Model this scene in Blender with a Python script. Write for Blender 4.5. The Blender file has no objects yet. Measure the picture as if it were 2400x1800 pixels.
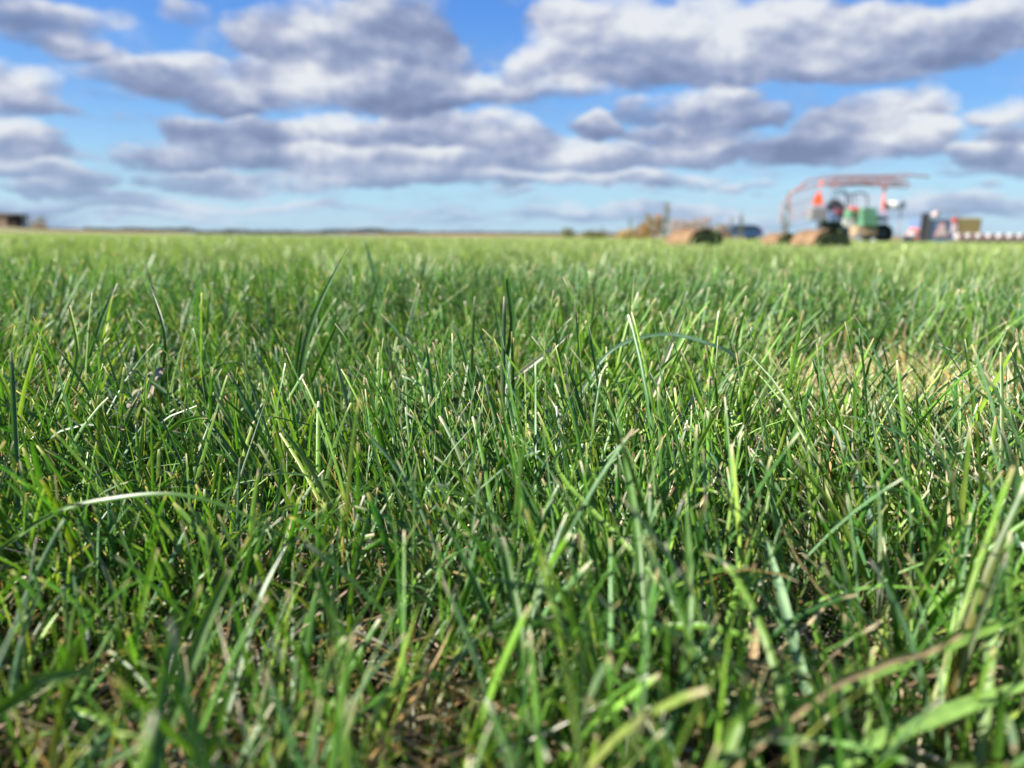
import bpy, bmesh, math, random
import numpy as np
from mathutils import Vector, Matrix, Euler
R = math.radians
random.seed(7)
rng = np.random.default_rng(23)
SC = bpy.context.scene
COL = SC.collection

# ------------------------------------------------------------------ camera
H = 0.16
F = 26.0
PITCH, ROLL = 11.25, 0.45
cd = bpy.data.cameras.new('camera'); cam = bpy.data.objects.new('camera', cd); COL.objects.link(cam)
cam.location = (0, 0, H)
Mrot = Euler((R(90 - PITCH), 0, 0)).to_matrix() @ Matrix.Rotation(R(ROLL), 3, 'Z')
cam.rotation_euler = Mrot.to_euler()
cd.lens = F; cd.sensor_width = 36; cd.clip_start = 0.01; cd.clip_end = 20000
cd.dof.use_dof = True; cd.dof.focus_distance = 0.39; cd.dof.aperture_fstop = F / 3.9
SC.camera = cam
FPX = 2400 * F / 36.0

def ray(px, py):
    """direction through a point of the 2400x1800 photograph"""
    v = Mrot @ Vector(((px - 1200) / FPX, -(py - 900) / FPX, -1.0))
    return v.normalized()
def at(px, py, Y):
    """world point at depth Y in front of the camera"""
    v = ray(px, py); return Vector((0, 0, H)) + v * (Y / v.y)
def ground_at(px, Y):
    v = at(px, 550, Y); return Vector((v.x, Y, 0))

# ------------------------------------------------------------------ light
SUN_EL, SUN_AZ = 32.0, -104.0            # azimuth from +Y towards +X
sd = Vector((math.sin(R(SUN_AZ)) * math.cos(R(SUN_EL)), math.cos(R(SUN_AZ)) * math.cos(R(SUN_EL)), math.sin(R(SUN_EL))))
sl = bpy.data.lights.new('sun', 'SUN'); sl.energy = 5.0; sl.angle = R(0.55); sl.color = (1.0, 0.95, 0.86)
so = bpy.data.objects.new('sun', sl); COL.objects.link(so); so.rotation_euler = sd.to_track_quat('Z', 'Y').to_euler()
SC.view_settings.view_transform = 'Standard'; SC.view_settings.look = 'None'
SC.view_settings.exposure = 1.53; SC.view_settings.gamma = 1
SC.cycles.use_denoising = True
SC.cycles.max_bounces = 6; SC.cycles.diffuse_bounces = 3; SC.cycles.transmission_bounces = 4
SC.cycles.sample_clamp_indirect = 6

# ------------------------------------------------------------------ node helpers
class NT:
    def __init__(s, nt): s.nt = nt
    def n(s, t, **kw):
        a = s.nt.nodes.new(t)
        for k, v in kw.items(): setattr(a, k, v)
        return a
    def set(s, sock, v):
        if isinstance(v, bpy.types.NodeSocket): s.nt.links.new(v, sock)
        elif v is not None: sock.default_value = v
    def m(s, op, a, b=None, c=None, clamp=False):
        k = s.n('ShaderNodeMath', operation=op, use_clamp=clamp)
        s.set(k.inputs[0], a); s.set(k.inputs[1], b)
        if c is not None: s.set(k.inputs[2], c)
        return k.outputs[0]
    def v(s, op, a, b=None, c=None):
        k = s.n('ShaderNodeVectorMath', operation=op)
        s.set(k.inputs[0], a); s.set(k.inputs[1], b)
        if c is not None: s.set(k.inputs[2], c)
        return k.outputs['Value'] if op in ('DOT_PRODUCT', 'LENGTH') else k.outputs[0]
    def mr(s, x, a, b, c=0.0, d=1.0, smooth=True):
        k = s.n('ShaderNodeMapRange', interpolation_type='SMOOTHSTEP' if smooth else 'LINEAR')
        s.set(k.inputs[0], x)
        for i, q in enumerate((a, b, c, d)): k.inputs[i + 1].default_value = q
        return k.outputs[0]
    def noise(s, vec, scale, detail=4, rough=0.5, out=0, dist=0):
        k = s.n('ShaderNodeTexNoise'); s.set(k.inputs['Vector'], vec)
        k.inputs['Scale'].default_value = scale; k.inputs['Detail'].default_value = detail
        k.inputs['Roughness'].default_value = rough; k.inputs['Distortion'].default_value = dist
        return k.outputs[out]
    def mix(s, f, a, b, blend='MIX'):
        k = s.n('ShaderNodeMix', data_type='RGBA', blend_type=blend)
        s.set(k.inputs[0], f); s.set(k.inputs[6], a); s.set(k.inputs[7], b)
        return k.outputs[2]
    def comb(s, x, y, z=0.0):
        k = s.n('ShaderNodeCombineXYZ'); s.set(k.inputs[0], x); s.set(k.inputs[1], y); s.set(k.inputs[2], z); return k.outputs[0]
    def sep(s, x):
        k = s.n('ShaderNodeSeparateXYZ'); s.set(k.inputs[0], x); return k.outputs

# ------------------------------------------------------------------ sky: Nishita air + cumulus laid out by compass bearing and elevation
world = bpy.data.worlds.new('World'); SC.world = world; world.use_nodes = True
W = world.node_tree; W.nodes.clear()
def azel(dx, dy):                       # a spot of the sky, in the 2212-px picture -> bearing, elevation (rad)
    v = ray(dx * 1.085, dy * 1.085); return math.atan2(v.x, v.y), math.asin(v.z)
CLOUDS = [ # x, y, rx, ry, weight
 (60,12,210,52,.9),(120,70,120,34,.6),(20,185,130,80,1.0),(90,225,90,34,.7),(20,300,105,50,.95),(90,330,80,18,.4),
 (190,105,80,28,.55),(300,160,110,42,.75),(420,178,130,52,.95),(500,215,90,28,.7),(250,200,60,20,.3),
 (390,20,60,45,.3),(560,70,90,55,.65),(700,70,170,90,1.1),(850,55,130,85,1.25),(900,120,110,75,1.0),(730,175,190,75,1.15),(880,190,170,62,1.1),
 (620,150,100,60,.8),(1060,185,130,52,.95),(1000,215,120,30,.7),(1130,150,60,40,.6),
 (410,268,75,36,.85),(590,290,160,50,.95),(760,285,180,42,.95),(930,275,140,42,.8),(1080,285,110,40,.85),(1140,330,170,45,.95),
 (330,335,110,32,.6),(450,325,150,42,.8),(640,345,220,40,.9),(850,350,230,40,.9),(430,388,120,26,.8),(560,400,130,20,.5),(800,385,240,24,.65),(1040,385,200,26,.75),
 (120,400,110,22,.95),(60,360,150,26,.7),(200,415,110,18,.5),(30,440,160,20,.35),(300,430,150,16,.35),(330,465,230,12,.22),
 (1300,45,170,75,1.0),(1240,115,110,60,.85),(1420,110,210,75,1.15),(1590,70,260,95,1.2),(1660,140,230,55,1.1),(1840,100,240,90,1.2),(2020,80,200,80,1.1),(2180,40,150,75,1.3),(1200,30,70,50,.7),(1900,165,120,30,.8),(1230,180,80,30,.6),
 (1285,268,60,34,1.05),(1420,225,90,44,.95),(1530,230,110,50,.95),(1640,255,70,28,.7),(1480,285,150,34,.9),(1560,325,170,38,.95),(1370,335,160,36,.95),(1260,350,120,30,.8),(1240,390,120,20,.6),(1400,390,170,20,.8),
 (1700,330,70,38,1.0),(1800,300,110,52,1.1),(1880,255,90,52,1.05),(1990,215,75,42,.95),(1930,310,130,44,1.0),(2010,280,90,40,.85),(1800,350,130,20,.6),
 (2130,330,90,44,.95),(2200,350,80,48,.9),(2140,225,60,30,.6),(2210,280,60,30,.6),(2100,375,90,16,.5),(2180,250,40,60,.4),
 (1610,405,60,13,.55),(2125,412,38,13,.55),(1330,455,260,22,.5),(300,445,200,14,.5),(620,440,200,10,.35),(180,380,90,20,.6),(1550,470,200,22,.4),(1950,450,260,30,.45),(2150,450,130,30,.5),(1100,415,70,8,.3),(820,452,260,12,.14),(1000,470,260,12,.14),(60,470,120,16,.3)]
w = g = NT(W)
tc = w.n('ShaderNodeTexCoord'); D = w.v('NORMALIZE', tc.outputs['Generated'])
ds = w.sep(D)
az = w.m('ARCTAN2', ds[0], ds[1]); el = w.m('ARCSINE', ds[2])
Q = w.comb(az, el); q = Q; qs = [az, el]
persp = g.m('DIVIDE', 1.0, g.m('ADD', g.m('MAXIMUM', el, 0.0), 0.10))
pq = g.comb(g.m('MULTIPLY', g.m('SINE', az), persp), g.m('MULTIPLY', g.m('COSINE', az), persp), 0.0)
pq = g.v('MULTIPLY', pq, (1.0, 0.85, 1.0))
w1 = g.v('SUBTRACT', g.noise(g.v('MULTIPLY', q, (1, 1.9, 1)), 8.0, 5, 0.55, 1), (0.5, 0.5, 0.5))
qw = g.v('MULTIPLY_ADD', w1, (0.120, 0.062, 0.0), q)
acc = None; sh = None
for (x, y, rx, ry, wt) in CLOUDS:
    if 240 < y < 405: wt *= 1.15; ry *= 1.05
    if y > 425: wt *= 1.5
    a, e = azel(x, y); a2, _ = azel(x + rx, y); _, e2 = azel(x, y - ry)
    ra = abs(a2 - a) * 1.16; re = max(abs(e2 - e), 0.004) * 1.16
    qi = qw if acc is None else g.v('MULTIPLY_ADD', acc, (1e-7, 1e-7, 0), qw)      # evaluated one after another: keeps the shader small
    d = g.v('MULTIPLY', g.v('SUBTRACT', qi, (a, e - re * .12, 0)), (1 / ra, 1 / re, 0))
    py = g.sep(d)[1]
    d = g.v('ADD', d, g.comb(0.0, g.m('MULTIPLY', g.m('MINIMUM', py, 0.0), 0.35)))      # flatter bases
    f = g.m('MULTIPLY', g.m('MAXIMUM', g.m('SUBTRACT', 1.0, g.v('DOT_PRODUCT', d, d)), 0.0), wt)
    f = g.v('MULTIPLY', g.comb(1.0, py), g.comb(f, f))
    acc = f if acc is None else g.v('ADD', acc, f)
acc, sh, _z = g.sep(acc)
shade = g.m('DIVIDE', sh, g.m('ADD', acc, 0.12))
acc = g.m('MULTIPLY', g.m('DIVIDE', acc, g.m('ADD', acc, 0.9)), 1.75)      # soft limit
# the rest of the sky, away from the mapped part: broken cumulus
gen = g.mr(g.noise(pq, 1.1, 4, 0.55), 0.50, 0.72, 0.0, 1.0)
outside = g.m('MAXIMUM', g.mr(g.m('ABSOLUTE', az), 0.70, 0.85), g.mr(el, 0.36, 0.50))
acc = g.m('ADD', acc, g.m('MULTIPLY', gen, outside))
def billow(vec):
    return g.noise(g.v('MULTIPLY', vec, (1, 1.7, 1)), 13.0, 6, 0.56)
nb = billow(q)
n1 = g.m('SUBTRACT', nb, 0.5)
n2 = g.m('SUBTRACT', g.noise(pq, 2.4, 3, 0.5), 0.5)
d0 = g.m('ADD', acc, g.m('ADD', g.m('MULTIPLY', n1, 1.9), g.m('MULTIPLY', n2, 0.9)))
d0 = g.m('SUBTRACT', d0, 0.07)
alpha = w.mr(d0, -0.24, 0.80)
relief = w.m('SUBTRACT', nb, billow(w.v('ADD', Q, (-0.012, 0.014, 0))))
core = w.mr(d0, 0.3, 1.6)
t1 = w.m('SUBTRACT', w.noise(w.v('MULTIPLY_ADD', Q, (1, 1.6, 1), (3.1, 1.7, 0)), 5.5, 4, 0.5, dist=0.5), 0.5)
lit = w.m('ADD', w.m('MULTIPLY', relief, 1.5), 0.545)
lit = w.m('ADD', lit, w.m('MULTIPLY', shade, 0.80))
lit = w.m('SUBTRACT', lit, w.m('MULTIPLY', core, 0.13))
lit = w.m('ADD', lit, w.m('MULTIPLY', t1, 2.4), clamp=True)
ramp = w.n('ShaderNodeValToRGB'); w.set(ramp.inputs[0], lit)
cr = ramp.color_ramp; cr.elements[0].position = 0.0; cr.elements[0].color = (0.082, 0.104, 0.172, 1)
cr.elements[1].position = 1.0; cr.elements[1].color = (0.345, 0.355, 0.37, 1)
for p, c in ((0.35, (0.122, 0.148, 0.225, 1)), (0.62, (0.195, 0.215, 0.28, 1))):
    e_ = cr.elements.new(p); e_.color = c
sky = w.n('ShaderNodeTexSky', sky_type='NISHITA', sun_disc=False)
sky.sun_elevation = R(SUN_EL); sky.sun_rotation = R(SUN_AZ); sky.altitude = 100
sky.air_density = 1.0; sky.dust_density = 0.6; sky.ozone_density = 3.0
SKYS = 0.05
hs = w.n('ShaderNodeHueSaturation'); w.set(hs.inputs['Color'], sky.outputs[0]); hs.inputs['Saturation'].default_value = 1.25
blue = w.mix(1.0, hs.outputs[0], (SKYS, SKYS, SKYS * 1.0, 1), 'MULTIPLY')
# clouds thin and brighten toward the horizon with the air in front of them
gr = w.n('ShaderNodeValToRGB'); w.set(gr.inputs[0], w.m('MULTIPLY', el, 1.6, clamp=True))
ge = gr.color_ramp; ge.elements[0].color = (0.215, 0.315, 0.40, 1); ge.elements[1].position = 1.0; ge.elements[1].color = (0.012, 0.052, 0.25, 1)
for p, c in ((0.10, (0.195, 0.322, 0.415, 1)), (0.25, (0.095, 0.215, 0.42, 1)), (0.50, (0.036, 0.120, 0.37, 1))):
    e_ = ge.elements.new(p); e_.color = c
blue = w.mix(0.8, blue, gr.outputs[0])
air = w.mr(el, 0.0, 0.12, 0.50, 0.0)
ccol = w.mix(air, ramp.outputs[0], (0.18, 0.26, 0.35, 1))
skyc = w.mix(w.m('MULTIPLY', alpha, 0.97), blue, ccol)
bg = w.n('ShaderNodeBackground'); w.set(bg.inputs[0], skyc); bg.inputs[1].default_value = 0.83
wo = w.n('ShaderNodeOutputWorld'); W.links.new(bg.outputs[0], wo.inputs[0])
world.cycles.sampling_method = 'MANUAL'; world.cycles.sample_map_resolution = 256

# ------------------------------------------------------------------ materials
def mat(name, col, rough=0.6, spec=0.4, metal=0.0, var=0.18, vscale=6.0, emit=None, bump=0.0):
    m_ = bpy.data.materials.new(name); m_.use_nodes = True; t = NT(m_.node_tree)
    b = m_.node_tree.nodes['Principled BSDF']
    b.inputs['Roughness'].default_value = rough; b.inputs['Metallic'].default_value = metal
    b.inputs['Specular IOR Level'].default_value = spec
    tcn = t.n('ShaderNodeTexCoord'); nz = t.noise(tcn.outputs['Object'], vscale, 5, 0.6)
    f = t.mr(nz, 0.3, 0.7, 0, 1)
    lo = tuple(c * (1 - var) for c in col) + (1,); hi = tuple(min(1, c * (1 + var)) for c in col) + (1,)
    t.set(b.inputs['Base Color'], t.mix(f, lo, hi))
    if bump:
        bp = t.n('ShaderNodeBump'); bp.inputs['Strength'].default_value = bump; t.set(bp.inputs['Height'], nz)
        t.set(b.inputs['Normal'], bp.outputs[0])
    return m_
def leaf_mat(name, trans=0.4, rough=0.42, tint=(1.25, 1.35, 0.55), spec=0.45):
    """colour per blade from the mesh's colour attribute"""
    m_ = bpy.data.materials.new(name); m_.use_nodes = True; t = NT(m_.node_tree)
    b = m_.node_tree.nodes['Principled BSDF']; o = m_.node_tree.nodes['Material Output']
    at_ = t.n('ShaderNodeAttribute', attribute_name='col'); c = at_.outputs['Color']
    tcn = t.n('ShaderNodeTexCoord'); nz = t.noise(tcn.outputs['Object'], 220.0, 3, 0.6)
    c = t.mix(t.mr(nz, 0.3, 0.7, 0, 1), t.mix(1.0, c, (0.80, 0.82, 0.85, 1), 'MULTIPLY'), t.mix(1.0, c, (1.12, 1.1, 1.05, 1), 'MULTIPLY'))
    t.set(b.inputs['Base Color'], c); b.inputs['Roughness'].default_value = rough
    b.inputs['Specular IOR Level'].default_value = spec
    tr = t.n('ShaderNodeBsdfTranslucent'); t.set(tr.inputs['Color'], t.mix(1.0, c, tint + (1,), 'MULTIPLY'))
    mx = t.n('ShaderNodeMixShader'); mx.inputs[0].default_value = trans
    m_.node_tree.links.new(b.outputs[0], mx.inputs[1]); m_.node_tree.links.new(tr.outputs[0], mx.inputs[2])
    m_.node_tree.links.new(mx.outputs[0], o.inputs[0])
    return m_
M_GRASS = leaf_mat('grass_blades', 0.33)
M_LEAF = leaf_mat('tree_leaves', 0.25, 0.6, (1.2, 1.2, 0.7), 0.2)

# ------------------------------------------------------------------ mesh helpers
def tag(o, label=None, cat=None, group=None, kind=None):
    if label: o['label'] = label
    if cat: o['category'] = cat
    if group: o['group'] = group
    if kind: o['kind'] = kind
    return o
def thing(name, loc, label, cat, group=None, rz=0):
    o = bpy.data.objects.new(name, None); COL.objects.link(o); o.location = loc; o.rotation_euler = (0, 0, rz)
    o.empty_display_size = 0.1
    return tag(o, label, cat, group)
def np_mesh(name, V, Fq, material, colr=None, parent=None, smooth=True, loc=None):
    me = bpy.data.meshes.new(name); nv, nf = len(V), len(Fq); k = Fq.shape[1]
    me.vertices.add(nv); me.vertices.foreach_set('co', V.astype(np.float32).ravel())
    me.loops.add(nf * k); me.loops.foreach_set('vertex_index', Fq.astype(np.int32).ravel())
    me.polygons.add(nf); me.polygons.foreach_set('loop_start', np.arange(0, nf * k, k, dtype=np.int32))
    me.update(calc_edges=True)
    if smooth: me.polygons.foreach_set('use_smooth', np.ones(nf, dtype=bool))
    if colr is not None:
        a = me.color_attributes.new('col', 'FLOAT_COLOR', 'POINT')
        c = np.ones((nv, 4), np.float32); c[:, :3] = colr; a.data.foreach_set('color', c.ravel())
    me.materials.append(material)
    o = bpy.data.objects.new(name, me); COL.objects.link(o)
    if parent: o.parent = parent
    if loc is not None: o.location = loc
    return o
class MB:
    def __init__(s): s.b = bmesh.new()
    def box(s, c, d, rot=None, bev=0.0):
        r = bmesh.ops.create_cube(s.b, size=1.0)['verts']
        m_ = Matrix.Translation(c) @ (Euler(rot).to_matrix().to_4x4() if rot else Matrix()) @ Matrix.Diagonal((*d, 1))
        bmesh.ops.transform(s.b, matrix=m_, verts=r)
        if bev:
            ed = list({e for v in r for e in v.link_edges})
            bmesh.ops.bevel(s.b, geom=ed, offset=bev, segments=2, affect='EDGES', profile=0.5)
        return s
    def cyl(s, p, q_, r1, r2=None, n=20):
        p, q_ = Vector(p), Vector(q_); d = q_ - p
        m_ = Matrix.Translation((p + q_) / 2) @ d.to_track_quat('Z', 'Y').to_matrix().to_4x4()
        bmesh.ops.create_cone(s.b, cap_ends=True, segments=n, radius1=r1, radius2=r1 if r2 is None else r2, depth=d.length, matrix=m_)
        return s
    def tube(s, pts, r, n=10):
        for a, b_ in zip(pts[:-1], pts[1:]): s.cyl(a, b_, r, n=n)
        for p in pts[1:-1]: bmesh.ops.create_icosphere(s.b, subdivisions=1, radius=r * 1.02, matrix=Matrix.Translation(p))
        return s
    def ball(s, c, d, sub=3):
        bmesh.ops.create_icosphere(s.b, subdivisions=sub, radius=0.5, matrix=Matrix.Translation(c) @ Matrix.Diagonal((*d, 1))); return s
    def ring(s, c, axis, R_, r, n=32, k=12):
        ax = Vector(axis).normalized(); u = ax.orthogonal().normalized(); v_ = ax.cross(u)
        vs = []
        for i in range(n):
            a = 2 * math.pi * i / n; rd = u * math.cos(a) + v_ * math.sin(a)
            vs.append([s.b.verts.new(Vector(c) + rd * (R_ + r * math.cos(2 * math.pi * j / k)) + ax * r * 1.3 * math.sin(2 * math.pi * j / k)) for j in range(k)])
        for i in range(n):
            for j in range(k):
                s.b.faces.new((vs[i][j], vs[(i + 1) % n][j], vs[(i + 1) % n][(j + 1) % k], vs[i][(j + 1) % k]))
        return s
    def prism(s, pts, thick, y=0.0):
        """outline in X,Z extruded along Y"""
        a = [s.b.verts.new((x, y - thick / 2, z)) for x, z in pts]; c = [s.b.verts.new((x, y + thick / 2, z)) for x, z in pts]
        s.b.faces.new(a); s.b.faces.new(c[::-1])
        for i in range(len(pts)):
            j = (i + 1) % len(pts); s.b.faces.new((a[j], a[i], c[i], c[j]))
        return s
    def build(s, name, material, parent=None, smooth=False, disp=0.0):
        bmesh.ops.recalc_face_normals(s.b, faces=s.b.faces)
        if disp:
            for v in s.b.verts: v.co += Vector((random.gauss(0, 1), random.gauss(0, 1), random.gauss(0, 1))) * disp
        me = bpy.data.meshes.new(name); s.b.to_mesh(me); s.b.free()
        if smooth: me.polygons.foreach_set('use_smooth', [True] * len(me.polygons))
        me.materials.append(material)
        o = bpy.data.objects.new(name, me); COL.objects.link(o)
        if parent: o.parent = parent
        return o

# ------------------------------------------------------------------ ground
def vnoise(x, y, s, seed=0):
    """smooth value noise, numpy"""
    x = np.asarray(x, float) / s + 137.3 + seed * 17.1; y = np.asarray(y, float) / s + 71.9 + seed * 5.3
    xi, yi = np.floor(x), np.floor(y); xf, yf = x - xi, y - yi
    h = lambda a, b: np.modf(np.abs(np.sin(a * 127.1 + b * 311.7 + seed) * 43758.5453))[0]
    u, v = xf * xf * (3 - 2 * xf), yf * yf * (3 - 2 * yf)
    return (h(xi, yi) * (1 - u) + h(xi + 1, yi) * u) * (1 - v) + (h(xi, yi + 1) * (1 - u) + h(xi + 1, yi + 1) * u) * v
def gz(x, y):
    r = np.hypot(x, y)
    return ((vnoise(x, y, 0.35, 1) - .5) * 0.014 + (vnoise(x, y, 1.1, 2) - .5) * 0.03) * np.clip(r / 0.25, 0, 1) * np.clip((40 - r) / 20, 0, 1)

gm = bpy.data.materials.new('ground'); gm.use_nodes = True; t = NT(gm.node_tree); b = gm.node_tree.nodes['Principled BSDF']
tcn = t.n('ShaderNodeTexCoord'); P_ = tcn.outputs['Object']
soil = t.mix(t.mr(t.noise(P_, 90, 6, 0.65), 0.35, 0.65), (0.014, 0.010, 0.006, 1), (0.050, 0.034, 0.020, 1))
green = t.mix(t.mr(t.noise(P_, 1.5, 6, 0.7), 0.3, 0.7), (0.10, 0.17, 0.04, 1), (0.17, 0.26, 0.07, 1))
dist = t.v('LENGTH', P_)
base = t.mix(t.mr(dist, 6, 22), soil, green)
sep_ = t.sep(P_)
field = t.mix(t.mr(t.noise(t.v('MULTIPLY', P_, (1, 0.25, 1)), 0.012, 4, 0.5), 0.42, 0.58), (0.26, 0.17, 0.10, 1), (0.20, 0.19, 0.08, 1))
base = t.mix(t.mr(dist, 98, 112), base, field)
t.set(b.inputs['Base Color'], base); b.inputs['Roughness'].default_value = 0.9; b.inputs['Specular IOR Level'].default_value = 0.15
bp = t.n('ShaderNodeBump'); bp.inputs['Strength'].default_value = 0.6; bp.inputs['Distance'].default_value = 0.004
t.set(bp.inputs['Height'], t.noise(P_, 160, 6, 0.7)); t.set(b.inputs['Normal'], bp.outputs[0])
# one sheet, polar grid: fine by the camera, out past the horizon; low rises far out
radii = np.concatenate([[0], np.geomspace(0.06, 9000, 150)]); na = 288
ang = np.linspace(0, 2 * np.pi, na, endpoint=False)
def rise(a, r):
    """gentle distant rises; a = bearing"""
    h = 1.4 + 1.3 * np.sin(a * 3.1 + 0.6) + 0.8 * np.sin(a * 11 + 2) + np.where((a < -0.40) & (a > -1.2), 1.5, 0)
    return np.clip((r - 190) / 500, 0, 1) ** 1.3 * np.clip(h, 0.4, 9) * 1.0 + np.clip((r - 100) / 60, 0, 1) * np.exp(-((a + 0.60) / 0.065) ** 2) * 1.25
V = [[0, 0, float(gz(0., 0.))]]
for r in radii[1:]:
    x, y = r * np.sin(ang), r * np.cos(ang); a = np.arctan2(x, y)
    V.append(np.stack([x, y, gz(x, y) + rise(a, np.full_like(a, r))], 1))
V = np.vstack([np.array(V[0])[None]] + V[1:])
Fq = []
for i in range(len(radii) - 2):
    o0 = 1 + i * na; j = np.arange(na); j2 = (j + 1) % na
    Fq.append(np.stack([o0 + j, o0 + na + j, o0 + na + j2, o0 + j2], 1))
Fq = np.vstack(Fq)
ground = np_mesh('ground', V, Fq[:, ::-1], gm); ground['kind'] = 'structure'
# centre cap
bmc = bmesh.new(); bmc.from_mesh(ground.data); bmc.verts.ensure_lookup_table()
for k in range(na): bmc.faces.new((bmc.verts[0], bmc.verts[1 + (k + 1) % na], bmc.verts[1 + k]))
bmesh.ops.recalc_face_normals(bmc, faces=bmc.faces)
if sum(f.normal.z for f in bmc.faces) < 0: bmesh.ops.reverse_faces(bmc, faces=bmc.faces)
bmc.to_mesh(ground.data); bmc.free()

# ------------------------------------------------------------------ grass
def blades(x, y, L, w0, th0, bend, head, twist, colb, colt, tipc, clip, nseg, three=True, z0=None, curve=1.4):
    """arrays of blades -> verts, quads, colours. colb/colt: colour at foot / top, tipc: colour of the dried tip (nan = none)"""
    N = len(x); k = 3 if three else 2
    z = gz(x, y) - 0.004 if z0 is None else z0
    P = np.stack([x, y, z], 1); hx, hy = np.sin(head), np.cos(head)
    ts = np.linspace(0, 1, nseg + 1)
    if three: ts = np.concatenate([np.linspace(0, 0.93, nseg), [1.0]])
    VV = np.zeros((N, nseg + 1, k, 3), np.float32); CC = np.zeros((N, nseg + 1, k, 3), np.float32)
    pt = 0.0
    for i, tt in enumerate(ts):
        if i: 
            tm = (tt + pt) / 2; thm = th0 + bend * tm ** curve; dl = L * (tt - pt)
            P = P + np.stack([np.sin(thm) * hx, np.sin(thm) * hy, np.cos(thm)], 1) * dl[:, None]
        pt = tt
        th = th0 + bend * tt ** curve
        T = np.stack([np.sin(th) * hx, np.sin(th) * hy, np.cos(th)], 1)
        S = np.stack([hy, -hx, np.zeros(N)], 1); Nn = np.cross(S, T)
        tw = twist[0] + twist[1] * tt
        Wd = S * np.cos(tw)[:, None] + Nn * np.sin(tw)[:, None]; Fn = np.cross(T, Wd)
        taper = np.where(clip, 0.62 + 0.38 * np.minimum(1, (1 - tt) * 2.2), np.minimum(1, ((1 - tt) * 2.0) ** 0.8) )
        taper = taper * (0.72 + 0.28 * min(1, tt * 4))
        if i == len(ts) - 1: taper = np.where(clip, 0.40, 0.04)
        wv = (w0 * taper / 2)[:, None]
        VV[:, i, 0] = P - Wd * wv; VV[:, i, k - 1] = P + Wd * wv
        if three: VV[:, i, 1] = P - Fn * wv * 0.55
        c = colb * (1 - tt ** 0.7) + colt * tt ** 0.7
        if i == len(ts) - 1: c = np.where(np.isnan(tipc), c, tipc)
        CC[:, i, :, :] = c[:, None, :]
        if three: CC[:, i, 1] *= 1.12
    idx = np.arange(N)[:, None, None] * (nseg + 1) * k + np.arange(nseg)[None, :, None] * k + np.arange(k - 1)[None, None, :]
    idx = idx.reshape(-1)
    Fq = np.stack([idx, idx + 1, idx + k + 1, idx + k], 1)
    return VV.reshape(-1, 3), Fq, CC.reshape(-1, 3)

GREENS = np.array([[0.057, 0.162, 0.016], [0.097, 0.218, 0.025], [0.036, 0.118, 0.024], [0.080, 0.182, 0.062],
                   [0.142, 0.282, 0.024], [0.135, 0.235, 0.110], [0.215, 0.345, 0.050]])
GP = np.array([.22, .22, .17, .14, .12, .08, .05])
STRAW = np.array([[0.40, 0.30, 0.17], [0.52, 0.42, 0.27], [0.30, 0.20, 0.11], [0.45, 0.26, 0.09], [0.60, 0.55, 0.42]])
def pick(n, pal, p=None, sp=0.13):
    c = pal[rng.choice(len(pal), n, p=p)]; return np.clip(c * rng.normal(1, sp, (n, 1)) * rng.normal(1, 0.06, (n, 3)), 0.004, 0.9)
def clear_of_camera(x, y, L):
    return (y > 0.055) & ((np.hypot(x, y) > 0.10)) & ~((x > 0.03) & (x < .30) & (y < 0.150 + .2 * np.clip(x - .03, 0, 1)))
def patch_of_dead(x, y):
    """worn, strawy patches"""
    px = np.exp(-(((x - 0.34) / 0.15) ** 2 + ((y - 0.62) / 0.13) ** 2)) * 1.5
    return np.clip((vnoise(x, y, 0.22, 5) - 0.62) * 1.3, 0, 0.35) + px
allV, allF, allC = [], [], []; off = 0
def add(v, f, c):
    global off
    allV.append(v); allF.append(f + off); allC.append(c); off += len(v)
def fan(n, y0, y1, half=0.80, margin=0.22):
    y = np.sqrt(rng.uniform(y0 * abs(y0), y1 * y1, n) ) if y0 > 0 else rng.uniform(y0, y1, n)
    x = rng.uniform(-1, 1, n) * (half * y + margin); return x, y
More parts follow.
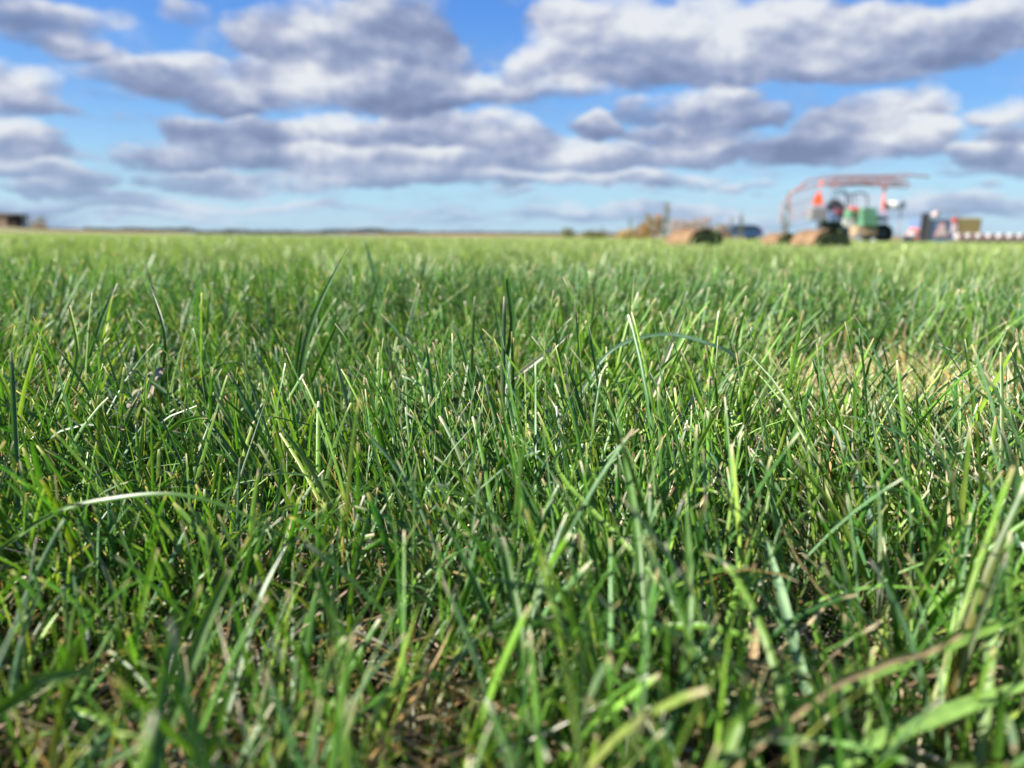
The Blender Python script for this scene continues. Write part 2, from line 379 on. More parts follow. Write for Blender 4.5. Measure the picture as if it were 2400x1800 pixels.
def lawn(n, y0, y1, wmean, nseg, three, tuft=True, lscale=1.0, margin=0.22, long_p=0.03, uniform=False, seed=0):
    if uniform:                                       # rejection: even cover close in
        xx = rng.uniform(-(0.8 * y1 + margin), 0.8 * y1 + margin, n * 3); yy = rng.uniform(y0, y1, n * 3)
        k = np.abs(xx) < 0.8 * np.maximum(yy, 0) + margin; xx, yy = xx[k][:n], yy[k][:n]
    else: xx, yy = fan(n, y0, y1, margin=margin)
    if tuft:                                          # blades leave the soil in tillers
        rep = 4; xx, yy = xx[::rep], yy[::rep]
        xx = np.repeat(xx, rep); yy = np.repeat(yy, rep)
        xx = xx + rng.normal(0, 0.0028, len(xx)); yy = yy + rng.normal(0, 0.0028, len(yy))
    k = clear_of_camera(xx, yy, None)
    if three or uniform: k &= rng.random(len(xx)) < np.clip(0.12 + 2.1 * vnoise(xx, yy, 0.045, 11) * (0.5 + vnoise(xx, yy, 0.16, 12)), 0, 1) * np.clip(0.75 + (yy - .2) * 1.5, .75, 1)
    pt_ = np.exp(-(((xx - 0.30) / 0.12) ** 2 + ((yy - 0.535) / 0.12) ** 2)); k &= rng.random(len(xx)) > pt_ * .55
    xx, yy, pt_ = xx[k], yy[k], pt_[k]; N = len(xx)
    hv = 0.80 + 0.5 * vnoise(xx, yy, 0.30, 3) + 0.25 * (vnoise(xx, yy, 1.7, 4) - .5)
    tall = rng.random(N) < 0.48
    L = np.where(tall, rng.normal(0.098, 0.020, N), rng.normal(0.050, 0.013, N)) * hv * lscale
    near = np.clip((yy - 0.16) / 0.24, 0, 1); L *= 0.72 + 0.28 * near
    lng = (rng.random(N) < long_p) & (yy > 0.25); L[lng] *= rng.uniform(1.25, 1.75, lng.sum())
    L = np.clip(L * (1 - .38 * pt_), 0.02, 0.140)
    w_ = np.clip(rng.lognormal(np.log(wmean), 0.30, N), wmean * 0.45, wmean * 1.8) * np.where(tall, 1.25, 0.95) * (0.80 + 0.20 * np.clip((yy - .15) / .3, 0, 1))
    th0 = np.abs(rng.normal(0, 0.27, N)) + np.where(tall, .06, 0); bend = rng.gamma(1.5, 0.26, N) * np.where(tall, 1.3, 1) * np.where(rng.random(N) < .1, 2.6, 1)
    head = rng.uniform(0, 2 * np.pi, N)
    lean = 6.28 * vnoise(xx, yy, 0.13, 21); head = np.where(rng.random(N) < 0.45, lean + rng.normal(0, 0.5, N), head)
    flat = rng.random(N) < 0.035; th0[flat] = rng.uniform(0.7, 1.3, flat.sum())
    if nseg > 4: w_ = np.minimum(w_, 0.0029)
    tw = (rng.uniform(-1.3, 1.3, N), rng.normal(0, 0.8, N))
    blue = vnoise(xx, yy, 0.16, 8)
    p = GP.copy(); colr = pick(N, GREENS, p)
    rr_ = np.hypot(xx, yy); band = np.exp(-((rr_ - 1.15) / 0.45) ** 2) * np.clip(1.1 - xx * .9, 0, 1) * .30  # mid-distance band: shaded blade sides painted in as more bluish greens
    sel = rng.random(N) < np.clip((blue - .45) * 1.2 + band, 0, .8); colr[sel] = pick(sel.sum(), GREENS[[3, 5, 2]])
    sun_ = rng.random(N) < .6 * np.exp(-(((xx - 0.12) / 0.09) ** 2 + ((yy - 0.48) / 0.13) ** 2)); colr[sun_] = pick(sun_.sum(), GREENS[[4, 6, 1]])  # sunlit cluster: warm light put into the blades as yellow-green
    dead = rng.random(N) < 0.05 + patch_of_dead(xx, yy) * (0.6 if nseg > 4 else .1); colr[dead] = pick(dead.sum(), STRAW); L[dead] *= 0.75
    w_[dead] *= 0.6
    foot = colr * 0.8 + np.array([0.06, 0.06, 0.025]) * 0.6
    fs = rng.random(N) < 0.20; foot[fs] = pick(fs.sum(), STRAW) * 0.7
    df = np.clip((rr_ - .9) / 4.0, 0, 1)[:, None] ** .8; colr = colr * (1 + df * np.array([.75, .45, .5])) + df * np.array([.115, .080, .055])  # blades painted paler with distance, haze and grazing light put into their colour
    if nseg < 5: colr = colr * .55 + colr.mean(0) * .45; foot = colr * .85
    clip = rng.random(N) < 0.70
    tipc = np.full((N, 3), np.nan); tk = clip & (rng.random(N) < (0.95 * np.clip(1.5 - rr_ * 1.1, 0.15, 1) if nseg > 4 else 0.04)); tipc[tk] = np.clip(pick(tk.sum(), STRAW[[0, 1, 4]]) * 1.15, 0, .8)
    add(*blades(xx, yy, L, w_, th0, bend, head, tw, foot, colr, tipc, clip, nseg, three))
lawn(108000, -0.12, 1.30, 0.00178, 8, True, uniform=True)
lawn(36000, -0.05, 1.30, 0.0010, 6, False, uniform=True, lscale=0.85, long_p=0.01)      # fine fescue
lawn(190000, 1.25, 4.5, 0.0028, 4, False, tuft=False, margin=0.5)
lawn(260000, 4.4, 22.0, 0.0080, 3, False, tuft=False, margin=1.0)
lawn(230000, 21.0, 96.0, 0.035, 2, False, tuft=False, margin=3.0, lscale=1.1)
# thatch: cut straw lying low between the blades
def thatch(n, y0, y1, w_):
    xx = rng.uniform(-(0.8 * y1 + .2), 0.8 * y1 + .2, n * 3); yy = rng.uniform(y0, y1, n * 3)
    k = (np.abs(xx) < 0.8 * np.maximum(yy, 0) + .2) & clear_of_camera(xx, yy, 0); xx, yy = xx[k][:n], yy[k][:n]; N = len(xx)
    L = rng.uniform(0.012, 0.055, N); z0 = gz(xx, yy) + np.abs(rng.normal(0.002, 0.009, N))
    c = pick(N, STRAW, [.3, .25, .25, .08, .12]) * 0.75
    add(*blades(xx, yy, L, rng.uniform(0.5, 1.5, N) * w_, rng.normal(1.45, 0.25, N), rng.normal(0, 0.5, N), rng.uniform(0, 6.28, N),
        (rng.uniform(-1.5, 1.5, N), rng.normal(0, .6, N)), c, c, np.full((N, 3), np.nan), rng.random(N) < .7, 4, False, z0=z0))
thatch(20000, -0.05, 1.3, 0.0009)
thatch(15000, 1.3, 4.0, 0.003)
thatch(9000, -0.05, 0.50, 0.0008)

# a worn patch of pale, half dead, curling blades
N = 8500; xx = rng.normal(.305, .075, N); yy = np.abs(rng.normal(.545, .085, N)); L = rng.uniform(.026, .074, N)
c = pick(N, np.array([[.50, .46, .24], [.42, .46, .16], [.55, .45, .28], [.60, .36, .10], [.32, .40, .12]]), [.28, .25, .25, .06, .16])
add(*blades(xx, yy, L, rng.uniform(.0010, .0022, N), np.abs(rng.normal(.5, .4, N)), rng.gamma(2, .5, N), rng.uniform(0, 6.28, N),
    (rng.uniform(-1.3, 1.3, N), rng.normal(0, .8, N)), c * .8, c, np.full((N, 3), np.nan), rng.random(N) < .5, 6, False, z0=gz(xx, yy) + rng.uniform(0, .022, N)))
# ---- blades that stand out, each from its foot in the turf: (points in the 2212-px picture with their depth), width, colour, tip
DG, MG, LG, BG, YG, PS, BR = (.024, .080, .012), (.065, .150, .022), (.13, .24, .03), (.085, .165, .095), (.17, .29, .02), (.55, .52, .42), (.42, .30, .16)  # DG is darkened: the tall blade's shaded face is put into its colour
TIP = (.62, .50, .36)
def ribbon(pts, w0, col_, tipc=None, blunt=False, nseg=26, twist0=0.4, twist1=0.5):
    P = [at(px * 1.085, py * 1.085, Y) for (px, py, Y) in pts]
    f = P[0]; g0 = float(gz(np.array([f.x]), np.array([f.y]))[0])
    if f.z > g0:                                  # carry the foot down to the soil
        d = (P[0] - P[1]).normalized(); d.z = min(d.z, -0.6); k = (f.z - g0 + 0.004) / -d.z; P = [P[0] + d * k] + P
    P = [np.array(p) for p in P]
    P = [2 * P[0] - P[1]] + P + [2 * P[-1] - P[-2]]
    out = []
    for i in range(1, len(P) - 2):
        for u in np.linspace(0, 1, 9)[:-1]:
            a, b_, c, d = P[i - 1], P[i], P[i + 1], P[i + 2]
            out.append(0.5 * (2 * b_ + (c - a) * u + (2 * a - 5 * b_ + 4 * c - d) * u * u + (3 * b_ - a - 3 * c + d) * u ** 3))
    out.append(P[-2]); C = np.array(out); n = len(C)
    T = np.gradient(C, axis=0); T /= np.linalg.norm(T, axis=1)[:, None]
    view = C - np.array([0, 0, H]); view /= np.linalg.norm(view, axis=1)[:, None]
    S = np.cross(T, view); S /= np.linalg.norm(S, axis=1)[:, None] + 1e-9; Nn = np.cross(S, T)
    s = np.linspace(0, 1, n); tw = twist0 + twist1 * s
    Wd = S * np.cos(tw)[:, None] + Nn * np.sin(tw)[:, None]; Fn = np.cross(T, Wd)
    tp = (0.62 + .38 * np.minimum(1, (1 - s) * 3)) if blunt else np.minimum(1, ((1 - s) * 4.5)) ** 0.85
    tp = tp * (0.75 + .25 * np.minimum(1, s * 4)); tp[-1] = 0.35 if blunt else 0.03
    wv = (w0 * 1.12 * tp / 2)[:, None]
    V = np.stack([C - Wd * wv, C - Wd * wv * .5 - Fn * wv * .32, C - Fn * wv * .5, C + Wd * wv * .5 - Fn * wv * .32, C + Wd * wv], 1).reshape(-1, 3)
    i = (np.arange(n - 1)[:, None] * 5 + np.arange(4)[None]).ravel()
    Fq = np.stack([i, i + 1, i + 6, i + 5], 1)
    base = np.array(col_); cc = np.repeat(base[None], n, 0) * (0.85 + .2 * s)[:, None]
    if tipc is not None:
        k = np.clip((s - 0.955) / 0.03, 0, 1)[:, None]; cc = cc * (1 - k) + np.array(tipc) * k
    CC = np.repeat(cc[:, None], 5, 1); CC[:, 2] *= 1.18; CC[:, 1] *= .93
    return V, Fq, CC.reshape(-1, 3)
HERO = [
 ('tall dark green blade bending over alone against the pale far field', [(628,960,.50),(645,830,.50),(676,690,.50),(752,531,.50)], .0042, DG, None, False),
 ('dark green blade leaning away from the foot of the tallest blade', [(640,905,.52),(690,780,.52),(745,662,.52)], .0026, MG, TIP, False),
 ('upright green blade with a dried cut tip beside the tallest blade', [(638,985,.49),(636,860,.49),(641,780,.49),(652,700,.49)], .0029, MG, TIP, True),
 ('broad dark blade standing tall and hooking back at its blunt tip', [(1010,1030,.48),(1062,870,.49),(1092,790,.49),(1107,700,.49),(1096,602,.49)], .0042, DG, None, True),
 ('light green blade leaning back with a frayed thread at its tip', [(1395,1010,.47),(1330,830,.49),(1262,700,.50),(1216,598,.50)], .0024, LG, TIP, True),
 ('thin yellow green blade standing upright between darker ones', [(1082,1000,.47),(1066,850,.48),(1048,692,.48)], .0017, YG, None, False),
 ('bleached straw blade slanting above the green ones', [(1060,850,.50),(1150,785,.50),(1238,717,.50)], .0030, PS, PS, False),
 ('blue green blade arching over like a hoop', [(1235,880,.48),(1320,758,.48),(1430,722,.48),(1530,742,.47),(1592,775,.47),(1612,850,.46)], .0027, BG, None, False),
 ('pale flat blade with a silvery face beside the hoop shaped blade', [(1580,1000,.45),(1635,880,.45),(1705,748,.45)], .0038, PS, None, False),
 ('green stem bearing a tuft of dried bristles below its tip', [(1595,1015,.46),(1650,850,.47),(1706,655,.47)], .0032, MG, None, True),
 ('long thin light green blade reaching up toward the equipment', [(1560,985,.50),(1700,820,.52),(1870,658,.54)], .0022, LG, None, False),
 ('blade whose upper third has dried to straw', [(1865,960,.47),(1868,830,.48),(1895,740,.48),(1932,673,.48)], .0025, MG, BR, False),
 ('blurred blue grey blade arching low close to the lens', [(-40,1215,.27),(110,1112,.265),(235,1078,.26),(400,1070,.255),(560,1128,.25),(720,1245,.24)], .0022, MG, None, False),
 ('pale blue green blade running from the bottom edge past brown stems', [(1800,1700,.200),(1750,1520,.21),(1700,1330,.225),(1655,1160,.24)], .0032, (.20,.33,.17), None, False),
 ('brown dead stalk with a blunt end standing upright', [(1645,1720,.20),(1628,1500,.21),(1632,1325,.22)], .0030, BR, BR, True),
 ('broad bright green blade crossing the bottom corner', [(1640,1760,.17),(1900,1600,.175),(2100,1520,.18),(2300,1450,.185)], .0050, (.20,.34,.08), None, False),
 ('bright green blade above the broad one crossing the corner', [(1560,1640,.19),(1800,1490,.195),(2020,1400,.20),(2300,1300,.205)], .0040, (.17,.30,.06), None, False),
 ('light green blade with a cut tip slanting in front of the hoop shaped blade', [(1255,990,.43),(1350,880,.44),(1473,752,.45)], .0030, LG, TIP, True),
 ('stout blade with a blunt dried tip between two bright green ones', [(1135,1210,.35),(1085,1050,.36),(1045,935,.37)], .0030, MG, TIP, True),
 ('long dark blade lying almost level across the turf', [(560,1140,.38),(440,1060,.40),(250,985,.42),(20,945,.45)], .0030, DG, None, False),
]
for i, (lab, pts, w0, c, tp, bl) in enumerate(HERO):
    v, f, cc = ribbon(pts, w0, c, tp, bl, twist0=(0.25, -0.5, 0.6, -0.2, 0.7)[i % 5], twist1=(0.6, 0.2, -0.7)[i % 3])
    base_ = v[:5].mean(0); o = np_mesh('grass_blade', v - base_, f, M_GRASS, cc, loc=base_)
    tag(o, lab, 'grass blade', 'grass blades that stand out from the turf')
EXTRA = [
 ([(1262,920,.5),(1250,760,.5),(1255,620,.5)], .0017, LG, None, False), ([(1352,870,.5),(1360,700,.51),(1370,585,.52)], .0014, LG, None, False),
 ([(1395,900,.48),(1440,770,.48),(1482,670,.48)], .0026, PS, None, False), ([(812,1170,.35),(790,1060,.36),(758,955,.37)], .0027, YG, TIP, True),
 ([(905,1180,.34),(895,1070,.35),(868,955,.36)], .0024, MG, TIP, True), ([(925,1180,.34),(915,1080,.35),(892,962,.36)], .0024, LG, TIP, True),
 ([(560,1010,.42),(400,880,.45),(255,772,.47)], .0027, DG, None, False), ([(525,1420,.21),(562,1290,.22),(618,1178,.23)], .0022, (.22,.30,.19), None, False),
 ([(410,1440,.19),(445,1340,.195),(496,1230,.20)], .0030, MG, TIP, True), ([(330,1680,.15),(350,1500,.16),(382,1300,.17)], .0026, MG, None, False),
 ([(430,900,.55),(442,760,.57),(452,628,.58)], .0020, MG, TIP, True), ([(540,925,.5),(532,800,.5),(512,700,.5)], .0026, MG, TIP, True),
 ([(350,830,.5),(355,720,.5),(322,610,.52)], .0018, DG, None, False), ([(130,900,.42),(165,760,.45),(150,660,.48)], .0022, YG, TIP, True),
 ([(40,1200,.30),(35,1000,.33),(24,760,.38)], .0026, MG, TIP, True), ([(865,1080,.42),(880,930,.45),(872,775,.47)], .0020, MG, TIP, True),
 ([(1390,1350,.21),(1375,1150,.23),(1335,900,.27)], .0028, MG, None, False), ([(1440,1290,.22),(1200,1000,.30),(1330,935,.34)], .0016, LG, None, False),
 ([(1895,1180,.30),(1850,1020,.33),(1785,905,.36)], .0030, BG, TIP, False), ([(1905,1110,.36),(1900,950,.38),(1872,835,.40)], .0034, (.13,.21,.11), None, True),
 ([(1470,1500,.19),(1490,1300,.20),(1480,1060,.23)], .0024, MG, TIP, False), ([(2250,1260,.25),(2180,1130,.27),(2105,1020,.30)], .0030, BG, TIP, True),
 ([(1130,1500,.19),(1120,1350,.20),(1085,1160,.22)], .0024, MG, TIP, True), ([(1560,1420,.2),(1300,1300,.2),(1080,1255,.2),(1070,1260,.2)], .0022, BG, TIP, True),
 ([(700,1620,.20),(560,1608,.20),(300,1615,.20),(0,1596,.20)], .0015, BG, None, False), ([(20,1520,.16),(90,1470,.16),(215,1445,.165)], .0030, MG, BR, False),
 ([(1560,1640,.15),(1590,1560,.155),(1640,1510,.16)], .0034, LG, TIP, True), ([(1860,1700,.17),(1875,1560,.18),(1885,1400,.19)], .0028, (.17,.26,.06), TIP, True),
 ([(2140,1400,.20),(2145,1340,.205),(2150,1310,.21)], .0030, (.2,.3,.1), TIP, True), ([(1700,1560,.16),(1900,1440,.17),(2000,1410,.175),(2080,1370,.18)], .0013, BR, BR, True),
 ([(2088,760,.9),(2080,640,1.0),(2088,520,1.1)], .0040, MG, None, False), ([(1552,760,1.0),(1550,600,1.2),(1545,455,1.3)], .0022, MG, None, False),
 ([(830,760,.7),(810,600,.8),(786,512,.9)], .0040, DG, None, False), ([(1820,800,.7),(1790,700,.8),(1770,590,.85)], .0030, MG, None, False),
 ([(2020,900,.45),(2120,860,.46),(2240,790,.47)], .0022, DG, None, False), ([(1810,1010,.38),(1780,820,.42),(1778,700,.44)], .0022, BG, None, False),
]
for i, (pts, w0, c, tp, bl) in enumerate(EXTRA):
    add(*ribbon(pts, w0, c, tp, bl, twist0=(0.5, -0.4, 0.2, 0.8)[i % 4], twist1=(-0.5, 0.4)[i % 2]))
grass = np_mesh('grass', np.vstack(allV), np.vstack(allF), M_GRASS, np.vstack(allC))
tag(grass, 'mown green turf of countless narrow blades over strawy soil', 'grass', kind='stuff')
del allV, allF, allC

# dried leaf caught in the turf
lm = mat('dry_leaf', (0.30, 0.25, 0.20), 0.8, 0.2, var=0.35, vscale=160, bump=0.4)
nU, nV = 22, 9; a0, a1 = at(292, 950, .46), at(378, 836, .48)
VV = []
for i in range(nU):
    u = i / (nU - 1); c = a0.lerp(a1, u); c.z += -0.009 + 0.0015 * math.sin(u * 9); hw = 0.0050 * math.sin(math.pi * min(1, u * .92 + .06)) ** .6
    for j in range(nV):
        v = (j / (nV - 1) - .5) * 2; 
        VV.append([c.x + v * hw * 0.9 + .0010 * math.sin(u * 14 + v), c.y - v * hw * .3, c.z - v * hw * .35 + abs(v) ** 1.5 * hw * .5 + .0012 * math.sin(v * 7 + u * 20)])
VV = np.array(VV); b0 = VV.mean(0); i = (np.arange(nU - 1)[:, None] * nV + np.arange(nV - 1)[None]).ravel()
o = np_mesh('dry_leaf', VV - b0, np.stack([i, i + 1, i + nV + 1, i + nV], 1), lm, loc=b0)
tag(o, 'curled pale brown dead leaf caught among the green blades', 'leaf')
md = o.modifiers.new('thickness', 'SOLIDIFY'); md.thickness = 0.0003

# ------------------------------------------------------------------ far things
HZ = lambda px: 540.5 + 19.0 * px / 2400         # the horizon's row in the 2400-px photograph
def loc2(px, py, Y):                             # X and height of a picture point on a thing standing at depth Y
    v = at(px, py, Y); return v.x, v.z
M_BROWN = mat('brown_soil', (0.170, 0.108, 0.062), 0.95, 0.1, var=0.3, vscale=14, bump=0.5)
M_TURFEND = mat('turf_edge', (0.20, 0.21, 0.08), 0.95, 0.1, var=0.45, vscale=30, bump=0.5)
M_STEEL = mat('grey_steel', (0.33, 0.17, 0.17), 0.5, 0.5, var=0.15)
M_DARK = mat('dark_steel', (0.045, 0.045, 0.055), 0.5, 0.4)
M_ORANGE = mat('orange_paint', (0.75, 0.14, 0.05), 0.5, 0.4, var=0.1)
M_FLUO = mat('fluorescent_orange', (0.95, 0.13, 0.015), 0.5, 0.3, var=0.05)
M_WHITE = mat('white_paint', (0.62, 0.62, 0.60), 0.4, 0.5, var=0.05)
M_GREENP = mat('green_paint', (0.09, 0.21, 0.125), 0.4, 0.5, var=0.12)
M_TAN = mat('tan_panel', (0.30, 0.21, 0.13), 0.7, 0.3, var=0.25)
M_PIPE = mat('pipe_plastic', (0.36, 0.33, 0.32), 0.6, 0.3, var=0.15)
M_RUB = mat('rubber', (0.018, 0.018, 0.022), 0.8, 0.3)
M_RED = mat('red_paint', (0.55, 0.04, 0.045), 0.4, 0.5, var=0.1)
M_BLUEG = mat('blue_grey_panel', (0.11, 0.165, 0.28), 0.5, 0.4, var=0.15)
M_PINK = mat('faded_red_cloth', (0.48, 0.16, 0.15), 0.9, 0.2, var=0.25, vscale=3)
M_PALE = mat('pale_reflector', (0.50, 0.38, 0.38), 0.3, 0.6, var=0.05)
M_STRAWB = mat('straw_bale', (0.22, 0.18, 0.075), 0.95, 0.1, var=0.4, vscale=20, bump=0.6)
M_MAROON = mat('maroon_paint', (0.20, 0.05, 0.07), 0.5, 0.4)
M_GREYBOX = mat('pale_grey_panel', (0.21, 0.20, 0.21), 0.6, 0.4)
M_CARB = mat('blue_car_paint', (0.03, 0.075, 0.19), 0.25, 0.6, var=0.04)
M_GLASS = mat('car_glass', (0.012, 0.015, 0.02), 0.08, 0.8, var=0.05)
M_BARN = mat('weathered_boards', (0.27, 0.19, 0.14), 0.9, 0.1, var=0.3, vscale=1.5)
M_ROOF = mat('barn_roof', (0.15, 0.13, 0.11), 0.7, 0.2, var=0.2)
M_WOOD = mat('pallet_wood', (0.26, 0.19, 0.12), 0.85, 0.2, var=0.3)
M_BARK = mat('bark', (0.10, 0.075, 0.055), 0.95, 0.1, var=0.3, vscale=9)
M_LILAC = mat('pale_door', (0.42, 0.38, 0.44), 0.6, 0.3)

# sod rolls: soil side out on the curved side, green-brown ends in shade
def sod_roll(px, Y, rad, hgt, length, yaw, label):
    p = ground_at(px, Y); p.z = -.03; t_ = thing('sod_roll', p, label, 'sod roll', 'rolled sod lying at the edge of the turf', R(yaw))
    n = 40; b_ = bmesh.new(); rows = []; NL = 12
    prof = [(rad * math.cos(2 * math.pi * i / n), hgt / 2 + hgt / 2 * math.sin(2 * math.pi * i / n)) for i in range(n)]
    for k in range(NL + 1):
        y = length * k / NL; rows.append([b_.verts.new((x * random.uniform(.975, 1.02), y + random.gauss(0, .003), z * random.uniform(.985, 1.015))) for x, z in prof])
    for k in range(NL):
        for i in range(n): b_.faces.new((rows[k][i], rows[k][(i + 1) % n], rows[k + 1][(i + 1) % n], rows[k + 1][i]))
    b_.faces.new(rows[-1])
    bmesh.ops.recalc_face_normals(b_, faces=b_.faces)
    me = bpy.data.meshes.new('soil_side'); b_.to_mesh(me); b_.free(); me.materials.append(M_BROWN)
    me.polygons.foreach_set('use_smooth', [True] * len(me.polygons))
    o = bpy.data.objects.new('soil_side', me); COL.objects.link(o); o.parent = t_
    # the rolled end: a spiral of grass and soil layers
    b_ = bmesh.new(); turns = 4.2; m = 150; th = rad / (turns + .4) * 0.72; inner, outer = [], []
    for i in range(m):
        a = turns * 2 * math.pi * i / (m - 1); rr = rad * (0.08 + 0.90 * i / (m - 1)); ri = max(rr - th, 0.002)
        for L_, q_ in ((inner, ri), (outer, rr)):
            L_.append(b_.verts.new((q_ * math.cos(a), -0.012 - random.random() * .01, hgt / 2 + q_ * math.sin(a) * hgt / 2 / rad)))
    for i in range(m - 1): b_.faces.new((inner[i], outer[i], outer[i + 1], inner[i + 1]))
    r_ = bmesh.ops.extrude_face_region(b_, geom=b_.faces[:])
    for v in [e for e in r_['geom'] if isinstance(e, bmesh.types.BMVert)]: v.co.y += 0.05
    bmesh.ops.recalc_face_normals(b_, faces=b_.faces)
    me = bpy.data.meshes.new('rolled_end'); b_.to_mesh(me); b_.free(); me.materials.append(M_TURFEND)
    o = bpy.data.objects.new('rolled_end', me); COL.objects.link(o); o.parent = t_
    return t_
sod_roll(1656, 8.6, .250, .300, .42, 26, 'roll of sod standing apart in front of the dried bushes')
sod_roll(1850, 10.2, .200, .275, .32, 22, 'low roll of sod between the blue car and the bigger roll')
sod_roll(1952, 8.4, .280, .300, .34, 24, 'largest roll of sod, below the grey harvester')

# ---- harvester, tractor and trailer on the headland, 28 m off
YR = 28.0
def Rz(zx, zy): return loc2(1600 + zx / 2.765, 360 + zy / 2.765, YR)
def Qz(x, y): return loc2(1820 + x / 7.373, 390 + y / 7.373, YR)
def wheel(parent, x, y, r, wd, rim=M_GREYBOX, name='wheel'):
    tyre = MB().ring((x, y, r), (0, 1, 0), r * .72, r * .28).build(name, M_RUB, parent, True)
    MB().cyl((x, y - wd * .28, r), (x, y + wd * .28, r), r * .52, n=24).build('rim', rim, tyre)
    return tyre
x0 = Qz(900, 900)[0]
T = thing('sod_harvester', (x0, YR, 0), 'grey wheeled sod harvester with long overhead boom rails and orange masts', 'farm machine')
def L_(p, dy=0.0): return Vector((p[0] - x0, dy, p[1]))
rails = MB()
rails.tube([L_(Qz(60, 980)), L_(Qz(110, 620)), L_(Qz(330, 400)), L_(Qz(540, 235)), L_(Qz(1050, 175)), L_(Qz(2300, 150)), L_(Rz(1600, 150))], .035)
rails.tube([L_(Qz(400, 900), .9), L_(Qz(390, 440), .9), L_(Qz(640, 330), .9), L_(Qz(1040, 262), .9), L_(Qz(2300, 250), .9), L_(Rz(1560, 190), .9)], .032)
rails.tube([L_(Qz(970, 345), .4), L_(Qz(1400, 300), .4), L_(Qz(2250, 345), .4), L_(Rz(1500, 215), .4)], .028)
for a, b_ in (((540, 235), (640, 330)), ((1050, 175), (1040, 262)), ((1500, 165), (1500, 258)), ((2000, 155), (2000, 252)), ((2300, 150), (2300, 250))):
    rails.cyl(L_(Qz(*a)), L_(Qz(*b_), .9), .014, n=8)
for (y1, y2, dy_) in ((205, 190, .3), (235, 215, .6), (300, 262, .2), (322, 305, .7)):
    rails.tube([L_(Qz(1040, y1), dy_), L_(Qz(1600, y2 - 6), dy_), L_(Qz(2330, y2), dy_)], .018)
rails.build('boom_rail', M_STEEL, T)
MB().tube([L_(Qz(200, 960), -.2), L_(Qz(560, 760), -.2), L_(Qz(880, 450), -.2), L_(Qz(1010, 270), -.2)], .018).build('diagonal_brace', M_STEEL, T)
MB().tube([L_(Qz(720, 720)), L_(Qz(760, 420)), L_(Qz(790, 280))], .02).build('mast', M_ORANGE, T)
x, z = Qz(785, 290); MB().ball((x - x0, 0, z), (.18, .14, .13)).build('warning_lamp', M_ORANGE, T, True)
c = Qz(712, 575); MB().prism([(c[0] - x0 - .21, c[1] - .18), (c[0] - x0 + .21, c[1] - .18), (c[0] - x0 + .14, c[1] + .06), (c[0] - x0 + .045, c[1] + .26), (c[0] - x0 - .045, c[1] + .26), (c[0] - x0 - .14, c[1] + .06)], .02, -.06).build('slow_sign', M_FLUO, T)
def qbox(x1, y1, x2, y2, dy, depth, name, m_, par=T, ox=x0, bev=.02, f=Qz):
    a, b_ = f(x1, y1), f(x2, y2)
    return MB().box(((a[0] + b_[0]) / 2 - ox, dy, (a[1] + b_[1]) / 2), (abs(b_[0] - a[0]), depth, abs(b_[1] - a[1])), bev=bev).build(name, m_, par)
qbox(560, 720, 830, 930, 0, .5, 'control_box', M_GREYBOX)
qbox(850, 790, 1230, 960, .1, .9, 'body', M_BLUEG)
qbox(930, 745, 1210, 830, -.42, .12, 'side_panel', M_MAROON)
MB().prism([(L_(Qz(850, 785)).x, L_(Qz(850, 785)).z), (L_(Qz(1220, 740)).x, L_(Qz(1220, 740)).z), (L_(Qz(1120, 600)).x, L_(Qz(1120, 600)).z), (L_(Qz(1010, 560)).x, L_(Qz(1010, 560)).z), (L_(Qz(930, 650)).x, L_(Qz(930, 650)).z)], .4, .2).build('conveyor_head', M_DARK, T)
MB().tube([L_(Qz(1190, 740), -.1), L_(Qz(1180, 490), -.1), L_(Qz(1330, 480), -.1), L_(Qz(1330, 740), -.1)], .018).build('handrail', M_DARK, T)
c = Qz(1125, 960); MB().cyl((c[0] - x0, -.62, c[1]), (c[0] - x0, -.55, c[1]), .21, n=32).build('white_disc', M_WHITE, T, False)
for xx_ in (Qz(500, 0)[0], Qz(1150, 0)[0]): wheel(T, xx_ - x0, .0, .22, .2)
MB().tube([L_(Qz(1870, 800), .2), L_(Qz(1890, 560), .2), L_(Qz(1915, 370), .2)], .028).build('mast', M_ORANGE, T)
x, z = Qz(1915, 350); MB().ball((x - x0, .2, z), (.20, .16, .17)).build('warning_lamp', M_ORANGE, T, True)
c = Qz(1910, 650); MB().ball((c[0] - x0, .15, c[1]), (.16, .2, .26)).build('hydraulic_motor', M_MAROON, T, True)
a, b_ = Rz(1335, 332), Rz(1462, 332); MB().cyl((a[0] - x0, .3, a[1]), (b_[0] - x0, .3, b_[1]), .145, n=28).build('white_tank', M_WHITE, T, True)
MB().tube([(a[0] - x0 + .1, .3, 0.05), (a[0] - x0 + .1, .3, a[1] - .12)], .02).tube([(b_[0] - x0 - .1, .3, 0.05), (b_[0] - x0 - .1, .3, a[1] - .12)], .02).build('tank_stand', M_STEEL, T)
lat = MB()
for k in range(9):
    u = k / 8; a = L_(Qz(380 + 470 * u, 440 - 190 * u), .5); b_ = L_(Qz(370 + 500 * u, 900 - 120 * u), .5); lat.cyl(a, b_, .013, n=6)
for k in range(5): lat.cyl(L_(Qz(1060 + 240 * k, 178), .3), L_(Qz(1180 + 240 * k, 330), .5), .014, n=6); lat.cyl(L_(Qz(1180 + 240 * k, 172), .3), L_(Qz(1060 + 240 * k, 318), .5), .014, n=6)
lat.tube([L_(Qz(370, 660), .5), L_(Qz(870, 500), .5)], .013, 6).tube([L_(Qz(380, 440), .5), L_(Qz(850, 250), .5)], .013, 6).tube([L_(Qz(850, 250), .5), L_(Qz(1060, 178), .3), L_(Qz(2140, 172), .3)], .013, 6)
lat.build('lattice', M_STEEL, T)
qbox(1150, 880, 1320, 1190, .5, .7, 'engine_cover', M_BLUEG)
qbox(860, 940, 1160, 1080, .6, .5, 'chassis_beam', M_DARK)
